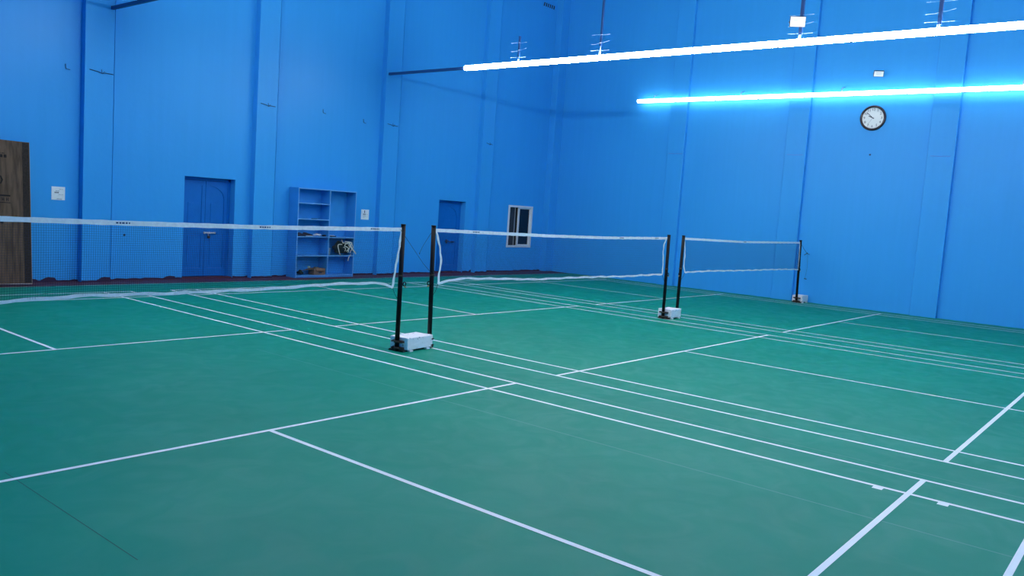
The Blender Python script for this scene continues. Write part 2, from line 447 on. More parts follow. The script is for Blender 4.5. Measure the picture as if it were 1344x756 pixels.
def hanger(t, x, y, z, dark_from, w=.02, ztop=None, ticks=3):
    bm = bmesh.new()
    tube(bm, [(x, y, z+.03), (x, y, dark_from)], .010, 6)
    tube(bm, [(x+.03, y+.05, z+.03), (x, y, z+.22)], .006, 6)
    h = obj('hanger', bm, M_galv, t)
    bm = bmesh.new(); box(bm, x-w, y-w, dark_from-.28, x+w, y+w, ztop or ZC)
    obj('hanger_rod', bm, M_darkblue, h)
    for i in range(ticks):
        zz = z+.13+.15*i; o_ = .015*(-1)**i
        bm = bmesh.new()
        tube(bm, [(x-.02, y+.21, zz+o_), (x-.03, y+.08, zz-.005+o_), (x-.02, y-.02, zz+.010), (x-.03, y-.08, zz), (x-.02, y-.21, zz+.020-o_)], [.0035, .002, .0035, .002, .0035], 5)
        obj('binding_wire', bm, M_galv, h)
ZR = 4.95
r0 = light_row(.29, 4.97, 6.28, -8.1, 'tube light row on a dark pipe from the leftmost wall column, mostly above the photo', YW-PB)
r1 = light_row(6.97, ZR-.03, 5.62, -8.1, 'longest bright tube light row, hanging on rods across the hall above the net gap', YW-PB)
for y_, z_, top in ((4.10, 5.30, 5.50), (2.03, 5.42, None), (-1.94, 5.32, None), (-4.05, 5.30, None)):
    hanger(r1, 6.97, y_, ZR-.03, z_, .018 if y_ > 0 else .026, top)
for y_ in (5.0, 1.0, -3.0, -7.0): hanger(r0, .29, y_, 4.97, 5.3)
r2 = light_row(13.905, 5.17, 5.30, -8.1, 'lower and shorter tube light row fixed along the right wall above the clock', led=M_led2)
for y_ in (4.8, 2.2, -.4, -4.2, -7.4):
    bm = bmesh.new(); tube(bm, [(13.905, y_, 5.20), (13.93, y_, 5.31), (XW-.002, y_, 5.36)], .012, 6); obj('wall_bracket', bm, M_galv, r2)

# floodlights
def floodlight(label, loc, w, h, yaw, tilt, stem=None, behind=.0):
    t = thing('floodlight', label, 'floodlight', loc)
    M = Matrix.Translation(loc) @ Matrix.Rotation(yaw, 4, 'Z') @ Matrix.Rotation(tilt, 4, 'X')   # faces local -Y
    bm = bmesh.new(); box(bm, -w/2, -.02, -h/2, w/2, .025, h/2, M)
    for i in range(6):
        xx = -w/2+.02+i*(w-.04)/5; box(bm, xx-.003, .025, -h/2+.02, xx+.003, .045, h/2-.02, M)
    obj('housing', bm, M_lampbody, t, bevel=.004)
    bm = bmesh.new(); box(bm, -w/2+.008, -.026, -h/2+.008, w/2-.008, -.021, h/2-.008, M); obj('glass', bm, M_lamp, t)
    bm = bmesh.new()
    for zz in (-h*.12, h*.16): box(bm, -w*.28, -.0275, zz-.004, w*.28, -.0262, zz+.004, M)
    obj('lamp_strip', bm, mat('grey_lamp_strip', (.35, .38, .36), .5), t)
    bm = bmesh.new(); tube(bm, [M @ Vector(p) for p in [(-w/2-.006, 0, 0), (-w/2-.006, .07, -.02), (w/2+.006, .07, -.02), (w/2+.006, 0, 0)]], .006, 6)
    if stem: tube(bm, [M @ Vector((0, .07, -.02)), stem], .008, 6)
    obj('bracket', bm, M_lampbody, t)
    return t
floodlight('larger white-faced floodlight fixed to a hanging rod above the long tube row', (6.90, -1.90, 5.245), .25, .17, math.radians(-62), math.radians(16), (6.97, -1.94, 5.22))
floodlight('small white-faced floodlight on the right wall above the clock', (13.93, -1.21, 5.62), .22, .14, math.radians(-66), math.radians(30), (XW, -1.21, 5.60))

# ------------------------------------------------------------------ wall clock
def wall_clock():
    c = (XW-.001, -1.145, 4.60)
    t = thing('wall_clock', 'round wall clock with dark brown rim and white face on the right wall', 'clock', c)
    M = Matrix(((0, 0, -1, c[0]), (-1, 0, 0, c[1]), (0, 1, 0, c[2]), (0, 0, 0, 1)))   # local x = viewer's right, y = up, z = out of wall
    S = .300
    bm = bmesh.new(); lathe(bm, [(0, 0), (S*.97, 0), (S, .012), (S, .030), (S*.96, .052), (S*.90, .058), (S*.84, .046), (S*.815, .028)], 64, M)
    obj('rim', bm, M_rim, t)
    bm = bmesh.new(); lathe(bm, [(0, .028), (S*.82, .028)], 64, M); obj('clock_face', bm, M_face, t)
    for n in range(1, 13):
        a = math.radians(90-30*n); r = S*.66; bm = bmesh.new()
        text_mesh(bm, str(n), .082, M @ Matrix.Translation((r*math.cos(a), r*math.sin(a), .030)))
        obj('numeral', bm, M_ink, t)
    bm = bmesh.new()
    for n in range(60):
        a = math.radians(6*n); R = M @ Matrix.Rotation(a, 4, 'Z'); box(bm, S*.77, -.0012, .0285, S*.80, .0012, .030, R)
    obj('minute_print', bm, M_ink, t)
    def hand(name, ang, ln, wd, z, tail=.03):
        bm = bmesh.new(); R = M @ Matrix.Rotation(math.radians(90-ang), 4, 'Z')
        vs = [bm.verts.new(R @ Vector(p)) for zz in (z, z+.002) for p in [(-tail, -wd*.5, zz), (ln*.8, -wd*.6, zz), (ln, 0, zz), (ln*.8, wd*.6, zz), (-tail, wd*.5, zz)]]
        bm.faces.new(vs[:5][::-1]); bm.faces.new(vs[5:])
        for i in range(5): bm.faces.new([vs[i], vs[(i+1) % 5], vs[5+(i+1) % 5], vs[5+i]])
        obj(name, bm, M_ink, t)
    hand('minute_hand', 312, .20, .012, .034); hand('hour_hand', 296, .125, .017, .031); hand('second_hand', 215, .17, .003, .037)
    bm = bmesh.new(); lathe(bm, [(0, .042), (.012, .041), (.012, .028)], 16, M); obj('hub', bm, M_ink, t)
wall_clock()

# ------------------------------------------------------------------ nets and stands
NY = .08
def N(x): return x+NY*(x+6.736)/7.276
def NZ(x, z): return 1.824-(1.824-z)*(7.276+NY)/7.276
def interp(tab, x):
    if x <= tab[0][0]: return tab[0][1]
    for (xa, a), (xb, b) in zip(tab, tab[1:]):
        if x <= xb:
            u = (x-xa)/(xb-xa); return a+(b-a)*u
    return tab[-1][1]
def post_at(p, z): (xb, xt) = p; return xb+(xt-xb)*z/1.55

def net(label, top, bot, left, right, marks, post_l, post_r):
    """top, bot: (x, z) profiles; left, right: (z, x) profiles of the side tapes, all in the net plane"""
    xl, xr = top[0][0], top[-1][0]
    t = thing('badminton_net', label, 'net', ((xl+xr)/2, NY, interp(bot, (xl+xr)/2)))
    def P(u, v):      # u along 0..1, v 0 bottom .. 1 top
        xb = bot[0][0]+(bot[-1][0]-bot[0][0])*u; zb = interp(bot, xb)
        xt = xl+(xr-xl)*u; zt = interp(top, xt)
        z = zb+(zt-zb)*v
        xL = interp(left, z); xR = interp(right, z)
        x = xL+(xR-xL)*u
        y = NY+.02*math.sin(u*9+v*2)*(1-v)*1.0+.006*math.sin(u*31)*(1-v)
        return Vector((x, y, z))
    bm = bmesh.new(); nx = int((xr-xl)/.0195); nz = 33; r = .0007
    def strand(pts):
        rings = []
        for p in pts: rings.append(p)
        prev = None
        for a, b in zip(rings, rings[1:]):
            d = (b-a).normalized(); s = Vector((d.z, 0, -d.x))*r*1.15; o = Vector((0, r*1.15, 0))
            A = [bm.verts.new(q) for q in (a+s, a+o, a-s, a-o)] if prev is None else prev
            B = [bm.verts.new(q) for q in (b+s, b+o, b-s, b-o)]
            for k in range(4): bm.faces.new([A[k], A[(k+1) % 4], B[(k+1) % 4], B[k]])
            prev = B
    for i in range(nx+1): strand([P(i/nx, j/4) for j in range(5)])
    for j in range(1, nz): strand([P(i/48, j/nz) for i in range(49)])
    obj('netting', bm, M_net, t, recalc=False)
    # top band, folded over the cord
    K = 90
    bm = bmesh.new()
    ribbon(bm, [P(i/K, 1)-Vector((0, 0, .020)) for i in range(K+1)], [.042+.003*math.sin(i*1.7)+.003*random.random() for i in range(K+1)], .006)
    tp = obj('top_tape', bm, M_tape, t)
    for mx in marks:
        bm = bmesh.new()
        z = interp(top, mx)-.022
        for dx, w_ in ((-.055, .02), (-.027, .016), (.0, .022), (.030, .016), (.055, .012)):
            box(bm, mx+dx-w_/2, NY-.0050, z-.004, mx+dx+w_/2, NY-.0032, z+.011)
        obj('printed_mark', bm, M_mark, tp)
    bm = bmesh.new()
    ribbon(bm, [P(i/K, 0)+Vector((0, -.004*math.sin(i), .004*math.sin(i*.9)+.003*random.random())) for i in range(K+1)], [.026+.004*math.sin(i*1.3)+.005*random.random() for i in range(K+1)], .008)
    obj('bottom_tape', bm, M_tape, t)
    for u in (0, 1):
        bm = bmesh.new(); ribbon(bm, [P(u, j/16)+Vector((.004*math.sin(j*1.9), 0, 0)) for j in range(17)], [.030+.006*math.sin(j*1.1) for j in range(17)], .006, Vector((1, 0, 0)))
        obj('side_tape', bm, M_tape, t)
    # head cord tied to the posts, and the loose tie cords at the lower corners
    for u, p, s in ((0, post_l, -1), (1, post_r, 1)):
        if p is None: continue
        a = P(u, 1); b = P(u, 0); px = post_at(p, a.z)
        bm = bmesh.new(); tube(bm, [a-Vector((0, 0, .01)), ((a.x+px)/2, NY, a.z), (px, NY-.02, a.z+.0)], .004, 6)
        obj('tie_cord', bm, M_cord, t); bm = bmesh.new()
        px2 = post_at(p, b.z-.12)
        tube(bm, [b, ((b.x+px2)/2-.01*s, NY, b.z-.10), (px2-.02*s, NY, b.z-.16)], .003, 5)
        obj('tie_cord', bm, M_cord, t)
    return t

def prof(l): return [(N(x), NZ(x, z)) for x, z in l]
def sprof(l): return sorted([(NZ(x, z), N(x)) for x, z in l])
P1, P2, P3, P4, P5 = (.15, .15), (.712, .67), (6.82, 6.79), (7.345, 7.36), (13.60, 13.49)
P0 = (-6.20, -6.16)
net('nearest badminton net, at the left, its left end cut off by the photo edge',
    prof([(-6.05, 1.53), (-4.27, 1.505), (-3.3, 1.50), (-1.95, 1.50), (.05, 1.525)]),
    prof([(-6.0, .80), (-4.9, .80), (-4.27, .815), (-3.68, .845), (-3.0, .84), (-1.92, .842), (-1.0, .868), (-.35, .868), (-.16, .85), (-.045, .81)]),
    sprof([(-6.05, 1.53), (-6.0, .80)]), sprof([(.05, 1.525), (.022, 1.29), (-.018, 1.06), (-.045, .81)]),
    [N(-3.29), N(-1.84), N(-.37)], P0, P1)
net('middle badminton net, between the two stands with white blocks',
    prof([(.63, 1.53), (2.99, 1.503), (4.6, 1.50), (6.58, 1.525)]),
    prof([(.735, .83), (.95, .868), (1.22, .888), (2.0, .865), (2.7, .842), (3.86, .85), (5.4, .836), (6.52, .85)]),
    sprof([(.63, 1.53), (.73, 1.29), (.77, 1.1), (.74, .97), (.73, .83)]),
    sprof([(6.58, 1.525), (6.48, 1.40), (6.46, 1.27), (6.50, 1.05), (6.52, .85)]),
    [N(1.39), N(5.03), N(6.2)], P2, P3)
net('farthest and smallest-looking badminton net, beside the right wall',
    prof([(7.24, 1.53), (9.88, 1.50), (13.22, 1.525)]),
    prof([(7.38, .868), (8.3, .88), (9.88, .872), (11.5, .868), (12.4, .86), (13.3, .845)]),
    sprof([(7.24, 1.53), (7.31, 1.33), (7.34, 1.2), (7.33, 1.0), (7.38, .868)]),
    sprof([(13.22, 1.525), (13.25, 1.2), (13.3, .845)]),
    [N(10.0)], P4, P5)

def post_parts(stand, p, side, y=NY):
    """p=(x at floor, x at 1.55 m); side: +1 the block lies towards +x, -1 towards -x"""
    xb, xt = p
    bm = bmesh.new(); tube(bm, [(xb, y, .012), (xb+(xt-xb)*.5, y, .775), (xt, y, 1.555)], .029, 14)
    tube(bm, [(xt, y, 1.555), (xt, y, 1.568)], [.034, .028], 14)
    post = obj('post', bm, M_black, stand)
    # cleat ring for the net cord, on the side away from the net
    z = .835; x = post_at(p, z)
    bm = bmesh.new(); tube(bm, [(x+side*.060+.024*math.cos(a), y-.01, z+.024*math.sin(a)) for a in [i*math.pi/6 for i in range(13)]], .0065, 6)
    box(bm, x+min(0, side*.03), y-.016, z-.008, x+max(0, side*.03), y-.004, z+.008)
    obj('ring', bm, M_black, post)
    # small pulley screw at mid height and brass end
    bm = bmesh.new(); tube(bm, [(x+side*.06, y-.012, z-.03), (x+side*.085, y-.012, z-.045)], .008, 6)
    o = obj('knob', bm, mat('brass_end', (.45, .33, .10), .4), post)
    bm = bmesh.new(); tube(bm, [(x, y, z+.09), (x, y, z+.115)], .0325, 12)
    obj('collar', bm, M_rust, post)
    # clamps onto the block
    for zz in (.045, .125):
        bm = bmesh.new()
        xx = post_at(p, zz)
        tube(bm, [(xx, y, zz-.014), (xx, y, zz+.014)], .040, 12)
        box(bm, xx-.012+side*.012, y-.085, zz-.013, xx+.012+side*.03, y+.085, zz+.013)
        for yy in (-.07, .07): tube(bm, [(xx-side*(.028 if side > 0 else .006), y+yy, zz), (xx+side*.05, y+yy, zz)], .010, 6)
        obj('clamp', bm, M_rust, stand)

def stand(label, cx, cy, w, d, h, yaw, posts):
    t = thing('net_post_stand', label, 'net post', (cx, cy, 0))
    M = Matrix.Translation((cx, cy, 0)) @ Matrix.Rotation(yaw, 4, 'Z')
    bm = bmesh.new()
    # cast block: slightly uneven corners
    z0 = .028
    n = 6; rnd = random.Random(int(cx*10)+3)
    vs = box(bm, -w/2, -d/2, z0, w/2, d/2, h, M)
    bmesh.ops.subdivide_edges(bm, edges=bm.edges[:], cuts=5, use_grid_fill=True)
    for v in bm.verts: v.co += Vector((rnd.uniform(-1, 1), rnd.uniform(-1, 1), rnd.uniform(-1, 1)))*.0022
    b = obj('weight_block', bm, M_block, t, bevel=.008); b['label'] = 'chipped white-painted concrete block'
    bm = bmesh.new()
    for yy in (-d*.32, d*.32): box(bm, -w/2-.05, yy-.02, .006, w/2+.05, yy+.02, .028, M)
    box(bm, -w/2-.05, -d/2+.02, .006, -w/2-.01, d/2-.02, .018, M)
    obj('base_frame', bm, M_rust, t)
    for sx in (-.36, .30):
        bm = bmesh.new(); box(bm, w*sx-.03, -d/2-.012, .006, w*sx+.03, -d/2+.03, .024, M)
        obj('packing_piece', bm, M_block, t)
    for p, s in posts: post_parts(t, p, s)
    return t
s1 = stand('nearest twin net posts, black, clamped to a large white block', .432, .115, .50, .28, .178, math.radians(7), [(P1, 1), (P2, -1)])
stand('twin black net posts on a white block between the middle and farthest nets', 7.085, .09, .42, .27, .185, math.radians(2), [(P3, 1), (P4, -1)])
stand('single black net post on a white block against the right wall', 13.855, .085, .40, .26, .185, 0, [(P5, 1)])
stand('net post and white block beyond the cut-off left end of the nearest net', -6.47, .09, .42, .27, .18, 0, [(P0, -1)])

# loose cords crossing between the two nearest posts
bm = bmesh.new(); ya = NY-.02
tube(bm, [(.09, ya, 1.50), (.22, ya, 1.37), (.38, ya, 1.21), (.50, ya, 1.09), (.66, ya, .96), (.69, ya, .86)], .0024, 5)
tag(obj('guy_cord', bm, M_cord), 'dark cord slanting down from the top of the nearest left post', 'cord')
bm = bmesh.new()
tube(bm, [(.67, ya+.03, 1.50), (.60, ya+.03, 1.42), (.50, ya+.03, 1.29), (.46, ya+.03, 1.22)], .0022, 5)
tube(bm, [(.46, ya+.03, 1.22), (.455, ya+.03, 1.20)], .005, 5)
tag(obj('guy_cord', bm, M_cord), 'short thin cord hanging from the top of the right one of the nearest twin posts', 'cord')
bm = bmesh.new()
tube(bm, [(13.49, NY, 1.51), (13.75, NY, 1.36), (XW-.03, NY+.02, 1.235)], .004, 5)
tube(bm, [(XW-.03, NY+.02, 1.235), (XW-.035, NY+.09, 1.19)], .007, 5); tube(bm, [(XW, NY+.02, 1.25), (XW-.05, NY+.02, 1.235)], .008, 6)
tube(bm, [(XW-.03, NY+.02, 1.235), (XW-.02, NY-.05, 1.215)], .005, 5)
tube(bm, [(XW-.03, NY+.0, 1.23), (XW-.03, NY-.02, .9), (XW-.03, NY+.01, .60)], .002, 5)
tube(bm, [(XW-.03, NY+.03, .595), (XW-.03, NY-.03, .59)], .010, 6)
tag(obj('guy_cord', bm, M_cord), 'dark cord from the farthest post tied to a peg on the right wall', 'cord')

# ------------------------------------------------------------------ shelf unit
SX0, SX1, SY0, SY1, SZ = 4.33, 5.97, 7.95, 8.29, 2.01
SD = 5.205
def shelf_unit():
    t = thing('shelf_unit', 'tall blue open shelf unit against the back wall beside the left door', 'shelf', ((SX0+SX1)/2, (SY0+SY1)/2, 0))
    th = .022
    def board(name, *a):
        bm = bmesh.new(); x0, y0, z0, x1, y1, z1 = a; box(bm, *a)
        o = obj(name, bm, M_shelf, t)
        bm = bmesh.new(); box(bm, x0, y0-.003, z0, x1, y0, z1); obj('edge_band', bm, M_edge, o)
    for x in (SX0, SD-th/2, SX1-th): board('side_panel' if x != SD-th/2 else 'divider', x, SY0, 0, x+th, SY1, SZ)
    board('top_panel', SX0+th, SY0+.001, SZ-th, SX1-th, SY1, SZ)
    bm = bmesh.new(); box(bm, SX0+th, SY1-.012, .02, SX1-th, SY1-.002, SZ-th); obj('back_panel', bm, M_shelf, t)
    for z in (.505, .934, 1.328, 1.684): board('shelf_board', SX0+th, SY0+.002, z-th, SD-th/2, SY1-.012, z)
    for z in (.505, .931): board('shelf_board', SD+th/2, SY0+.002, z-th, SX1-th, SY1-.012, z)
    board('bottom_panel', SX0+th, SY0+.002, .03, SX1-th, SY1-.012, .052)
    bm = bmesh.new(); box(bm, SX0+th, SY0+.01, 0, SX1-th, SY0+.03, .03); obj('plinth', bm, M_shelf, t)
shelf_unit()

def blob(bm, c, s, seed, amp=.25, sub=3):
    r = random.Random(seed); n0 = len(bm.verts)
    res = bmesh.ops.create_icosphere(bm, subdivisions=sub, radius=1)
    ph = [(r.uniform(2, 6), r.uniform(0, 6)) for _ in range(6)]
    for v in res['verts']:
        p = v.co.copy(); k = 1+amp*(math.sin(p.x*ph[0][0]+ph[0][1])*math.sin(p.y*ph[1][0]+ph[1][1])+.6*math.sin(p.z*ph[2][0]*1.7+p.x*ph[3][0]+ph[3][1]))
        z = max(p.z*k, -.75)
        v.co = Vector((c[0]+p.x*k*s[0], c[1]+p.y*k*s[1], c[2]+z*s[2]))
    for f in bm.faces: f.smooth = True

# cardboard box with loose flaps, bottom left
t = thing('cardboard_box', 'torn brown cardboard box with open flaps in the bottom left compartment', 'box', (5.03, 8.10, .052))
bm = bmesh.new(); a = (4.87, 7.99, .053, 5.185, 8.2, .20); w_ = .006
box(bm, a[0], a[1], a[2], a[3], a[1]+w_, a[5]); box(bm, a[0], a[4]-w_, a[2], a[3], a[4], a[5]); box(bm, a[0], a[1]+w_, a[2], a[0]+w_, a[4]-w_, a[5]-.02)
box(bm, a[3]-w_, a[1]+w_, a[2], a[3], a[4]-w_, a[5]); box(bm, a[0]+w_, a[1]+w_, a[2], a[3]-w_, a[4]-w_, a[2]+w_)
obj('carton', bm, M_card, t)
def flap(pts):
    bm = bmesh.new(); n = Vector((0, 0, .005))
    A = [bm.verts.new(p) for p in pts]; B = [bm.verts.new(Vector(p)+n) for p in pts]
    bm.faces.new(A[::-1]); bm.faces.new(B)
    for i in range(4): bm.faces.new([A[i], A[(i+1) % 4], B[(i+1) % 4], B[i]])
    obj('flap', bm, M_card, t)
flap([(4.87, 8.0, .185), (4.87, 8.19, .185), (4.62, 8.21, .12), (4.63, 7.99, .17)])
flap([(4.9, 7.99, .20), (5.17, 7.99, .20), (5.15, 7.955, .15), (4.92, 7.955, .15)])
bm = bmesh.new(); box(bm, 5.0, 7.985, .09, 5.08, 7.988, .12); obj('printed_mark', bm, M_ink, t)
bm = bmesh.new(); blob(bm, (4.60, 8.14, .10), (.07, .07, .055), 4); tag(obj('crumpled_bag', bm, M_bundle), 'dark crumpled bag under the flap left of the cardboard box', 'bag')
bm = bmesh.new(); blob(bm, (5.03, 8.095, .155), (.10, .06, .075), 5)
tag(obj('olive_cloth', bm, M_olive), 'olive cloth heaped in the cardboard box', 'cloth')
bm = bmesh.new(); blob(bm, (4.80, 8.10, .225), (.035, .035, .025), 6, .1)
o = tag(obj('shuttlecock', bm, mat('pale_green_plastic', (.35, .50, .40), .5)), 'small pale green ball lying on the flap of the cardboard box', 'ball'); o.name = 'green_ball'

# heap of old net with white tape, right compartment
t = thing('old_net_heap', 'tangled old dark net with cream tape stuffed in the lower right compartment', 'net', (5.68, 8.1, .505))
bm = bmesh.new(); blob(bm, (5.69, 8.10, .665), (.21, .125, .155), 11, .16, 4); obj('netting', bm, M_bundle, t)
def strapline(pts, w_=.022):
    bm = bmesh.new(); q = [Vector(p) for p in pts]; r_ = []
    # smooth the line
    for i in range(len(q)-1):
        p0, p1, p2, p3 = q[max(i-1, 0)], q[i], q[i+1], q[min(i+2, len(q)-1)]
        for s in range(5):
            u = s/5; r_.append(.5*((2*p1)+(p2-p0)*u+(2*p0-5*p1+4*p2-p3)*u*u+(3*p1-p0-3*p2+p3)*u**3))
    r_.append(q[-1])
    wd = []
    for i in range(len(r_)):
        d = r_[min(i+1, len(r_)-1)]-r_[max(i-1, 0)]; wd.append(Vector((-d.z, 0, d.x)).normalized())
    ribbon(bm, r_, w_, .004, wd); obj('tape', bm, M_strap, t)
yy = 7.945
strapline([(5.58, yy, .87), (5.61, yy, .82), (5.635, yy-.01, .79)], .022)
strapline([(5.62, yy+.02, .76), (5.52, yy, .765), (5.475, yy-.01, .735), (5.50, yy-.01, .64), (5.54, yy-.01, .53), (5.56, yy-.012, .51)], .020)
strapline([(5.66, yy, .80), (5.70, yy-.01, .78), (5.66, yy-.02, .73), (5.74, yy-.02, .70), (5.78, yy-.02, .66), (5.72, yy-.02, .60)], .022)
strapline([(5.68, yy, .83), (5.80, yy-.01, .82), (5.88, yy-.01, .80), (5.84, yy-.02, .74), (5.80, yy-.02, .66), (5.77, yy-.02, .58)], .022)
strapline([(5.84, yy, .81), (5.79, yy-.01, .75), (5.82, yy-.02, .70)], .020)
strapline([(5.72, yy, .78), (5.80, yy-.01, .80), (5.86, yy-.02, .70), (5.90, yy-.02, .65), (5.95, yy-.03, .60), (6.0, yy-.03, .545)], .034)
strapline([(5.86, yy-.02, .53), (5.80, yy-.03, .47), (5.77, yy-.03, .38)], .020)
strapline([(5.64, yy, .70), (5.70, yy-.01, .67), (5.68, yy-.01, .60)], .016)
strapline([(5.88, yy, .78), (5.92, yy-.01, .70), (5.86, yy-.01, .62), (5.84, yy-.01, .56)], .018)
# white beaker
bm = bmesh.new(); lathe(bm, [(0, .506), (.024, .506), (.028, .655), (.034, .657), (.034, .668), (.026, .668), (.022, .52), (0, .518)], 24, Matrix.Translation((5.37-.10, 8.02, 0)) @ Matrix.Translation((.02, 0, 0)))
o = tag(obj('plastic_cup', bm, mat('pale_blue_cup', (.55, .66, .75), .4)), 'slim white cup standing left of the old net heap', 'cup'); origin_to(o, (5.29, 8.02, .506))
# things on the row above
def shoe(cx, cy, z, ln, yaw, m, sole, label, grp=None, flip=False):
    t = thing('shoe', label, 'shoe', (cx, cy, z), grp)
    M = Matrix.Translation((cx, cy, z)) @ Matrix.Rotation(yaw, 4, 'Z')
    secs = [(-.5, .026, .050), (-.42, .034, .068), (-.2, .034, .066), (.05, .036, .050), (.28, .042, .034), (.44, .034, .026), (.5, .012, .012)]
    bm = bmesh.new(); rings = []
    for u, hw, hh in secs:
        rings.append([bm.verts.new(M @ Vector((u*ln, hw*math.cos(a), .012+hh*max(0, math.sin(a))))) for a in [math.pi*i/8 for i in range(9)]])
    for A, B in zip(rings, rings[1:]):
        for i in range(8): bm.faces.new([A[i], A[i+1], B[i+1], B[i]]).smooth = True
        bm.faces.new([A[8], A[0], B[0], B[8]])
    bm.faces.new(rings[0]); bm.faces.new(rings[-1][::-1])
    obj('upper', bm, m, t)
    bm = bmesh.new(); A = []; B = []
    for s in (1, -1):
        for u, hw, hh in (secs if s == 1 else secs[::-1]):
            A.append(bm.verts.new(M @ Vector((u*ln*1.03, s*(hw+.003), .001)))); B.append(bm.verts.new(M @ Vector((u*ln*1.03, s*(hw+.003), .016))))
    bm.faces.new(A); bm.faces.new(B[::-1])
    for i in range(len(A)): bm.faces.new([A[i], A[(i+1) % len(A)], B[(i+1) % len(A)], B[i]])
    obj('sole', bm, sole, t)
M_shoe = mat('black_shoe_fabric', (.010, .010, .016), .7); M_sole = mat('pale_rubber_sole', (.45, .47, .5), .6)
shoe(4.49, 8.01, .934, .24, .15, M_shoe, M_shoe, 'black shoe at the left end of the middle left shelf')
shoe(4.725, 8.09, .934, .25, -.2, M_shoe, M_sole, 'black shoe with pale sole lying right of the all-black shoe')
bm = bmesh.new(); blob(bm, (4.96, 8.06, .966), (.105, .065, .028), 21, .25)
tag(obj('white_cloth', bm, mat('white_cloth', (.62, .64, .72), .9, bump=.5, bscale=30)), 'crumpled white cloth beside the black shoes on the shelf', 'cloth')
bm = bmesh.new(); blob(bm, (5.12, 8.02, .954), (.05, .05, .022), 22, .15)
tag(obj('folded_sock', bm, M_shoe), 'small dark rolled sock right of the white cloth', 'sock')
bm = bmesh.new(); box(bm, 5.33, 7.99, .9325, 5.45, 8.07, .955); o = obj('flat_case', bm, M_ink, None, bevel=.006)
tag(o, 'small black case on the upper shelf of the right column', 'case'); 
bm = bmesh.new(); box(bm, 5.28, 8.0, .9555, 5.42, 8.06, .968)
tag(obj('white_tube', bm, M_ivory, None, bevel=.005), 'flat white packet lying on the small black case', 'packet')
bpy.data.objects['white_tube'].name = 'white_packet'
bm = bmesh.new(); tube(bm, [(4.74, 8.0, 1.334), (4.90, 8.02, 1.334)], .006, 6)
tag(obj('pen', bm, M_ink), 'dark pen lying on the shelf second from the top left', 'pen')

# ------------------------------------------------------------------ notices
def notice(name, label, x0, x1, z0, z1, y, rows, symbol=None, tilt=0):
    t = thing(name, label, 'notice', ((x0+x1)/2, y, z0))
    bm = bmesh.new(); box(bm, x0, y-.008, z0, x1, y, z1); obj('sheet', bm, M_ivory, t)
    bm = bmesh.new()
    for (u0, u1, v, h) in rows:
        n = max(2, int((u1-u0)*14))
        for i in range(n):
            a = x0+(x1-x0)*(u0+(u1-u0)*i/n); b_ = x0+(x1-x0)*(u0+(u1-u0)*(i+.7)/n)
            zc = z0+(z1-z0)*v; box(bm, a, y-.0095, zc-h/2, b_, y-.0081, zc+h/2)
    if symbol:
        cx, cz = x0+(x1-x0)*symbol[0], z0+(z1-z0)*symbol[1]
        lathe(bm, [(0, -.001), (.012, 0), (0, .001)], 12, Matrix.Translation((cx, y-.009, cz+.028)) @ Matrix.Rotation(math.pi/2, 4, 'X'))
        box(bm, cx-.011, y-.0095, cz-.028, cx+.011, y-.0081, cz+.018)
    obj('print', bm, M_ink, t)
notice('paper_notice', 'square white notice on the back wall right of the wooden board', -.64, -.415, 1.465, 1.70, YW,
       [(.22, .55, .56, .022), (.30, .60, .68, .007), (.55, .9, .80, .004), (.5, .9, .40, .004), (.4, .8, .08, .008)])
notice('paper_notice', 'white notice with a black figure on the wall right of the blue shelf unit', 6.425, 6.665, 1.355, 1.60, YW,
       [(.22, .62, .53, .022), (.22, .62, .37, .008), (.2, .5, .22, .004), (.7, .9, .5, .004)], (.43, .76))

# ------------------------------------------------------------------ wooden board leaning at the left
t = thing('laminate_board', 'tall dark wood laminate board leaning on the back wall at the left edge', 'board', (-1.65, 8.0, 0))
bx0, bx1 = -2.30, -1.085
BM = Matrix.Translation((0, 7.90, .004)) @ Matrix.Rotation(math.radians(-6.5), 4, 'X') @ Matrix.Rotation(math.radians(.7), 4, 'Y')
bm = bmesh.new(); box(bm, bx0, 0, 0, bx1, .018, 2.42, BM); obj('panel', bm, M_wood, t)
bm = bmesh.new(); e_ = .004
box(bm, bx1, -.0005, 0, bx1+e_, .0185, 2.42, BM); box(bm, bx0, -.001, -.0, bx1+e_, -.0002, .010, BM)
o = obj('edge_band', bm, mat('raw_pale_edge', (.50, .42, .38), .7), t)
bm = bmesh.new(); box(bm, bx1-.115, -.0012, .02, bx1-.008, -.0004, 2.41, BM)
obj('dark_grain_strip', bm, mat('darker_wood_grain', (.030, .020, .015), .6, spec=.2, var=.4, scale=40), t)
bm = bmesh.new()
def stamp(x, z, w_, h): box(bm, x, -.002, z, x+w_, -.0006, z+h, BM)
bxR = lambda u: bx1-u
for i in range(9): stamp(bx1-.43-.055*i, 2.19, .040, .012)
for i in range(7): stamp(bx1-.40-.06*i, 2.125, .045, .05)
text_mesh(bm, 'O', .26, BM @ Matrix.Translation((bx1-.51, -.002, 1.74)) @ Matrix.Rotation(math.pi/2, 4, 'X'))
stamp(bx1-.95, 1.475, .64, .028); stamp(bx1-.95, 1.365, .64, .012)
for i in range(9):
    stamp(bx1-.375-.065*i, 1.395, .011, .062); stamp(bx1-.35-.065*i, 1.395, .011, .062); stamp(bx1-.375-.065*i, 1.42, .03, .010)
M_sten = mat('dark_stencil_ink', (.016, .011, .009), .6, spec=.2)
obj('stencil_print', bm, M_sten, t)
bm = bmesh.new(); stamp(bx1-.47, 1.02, .05, .12); obj('stencil_print', bm, M_sten, t)

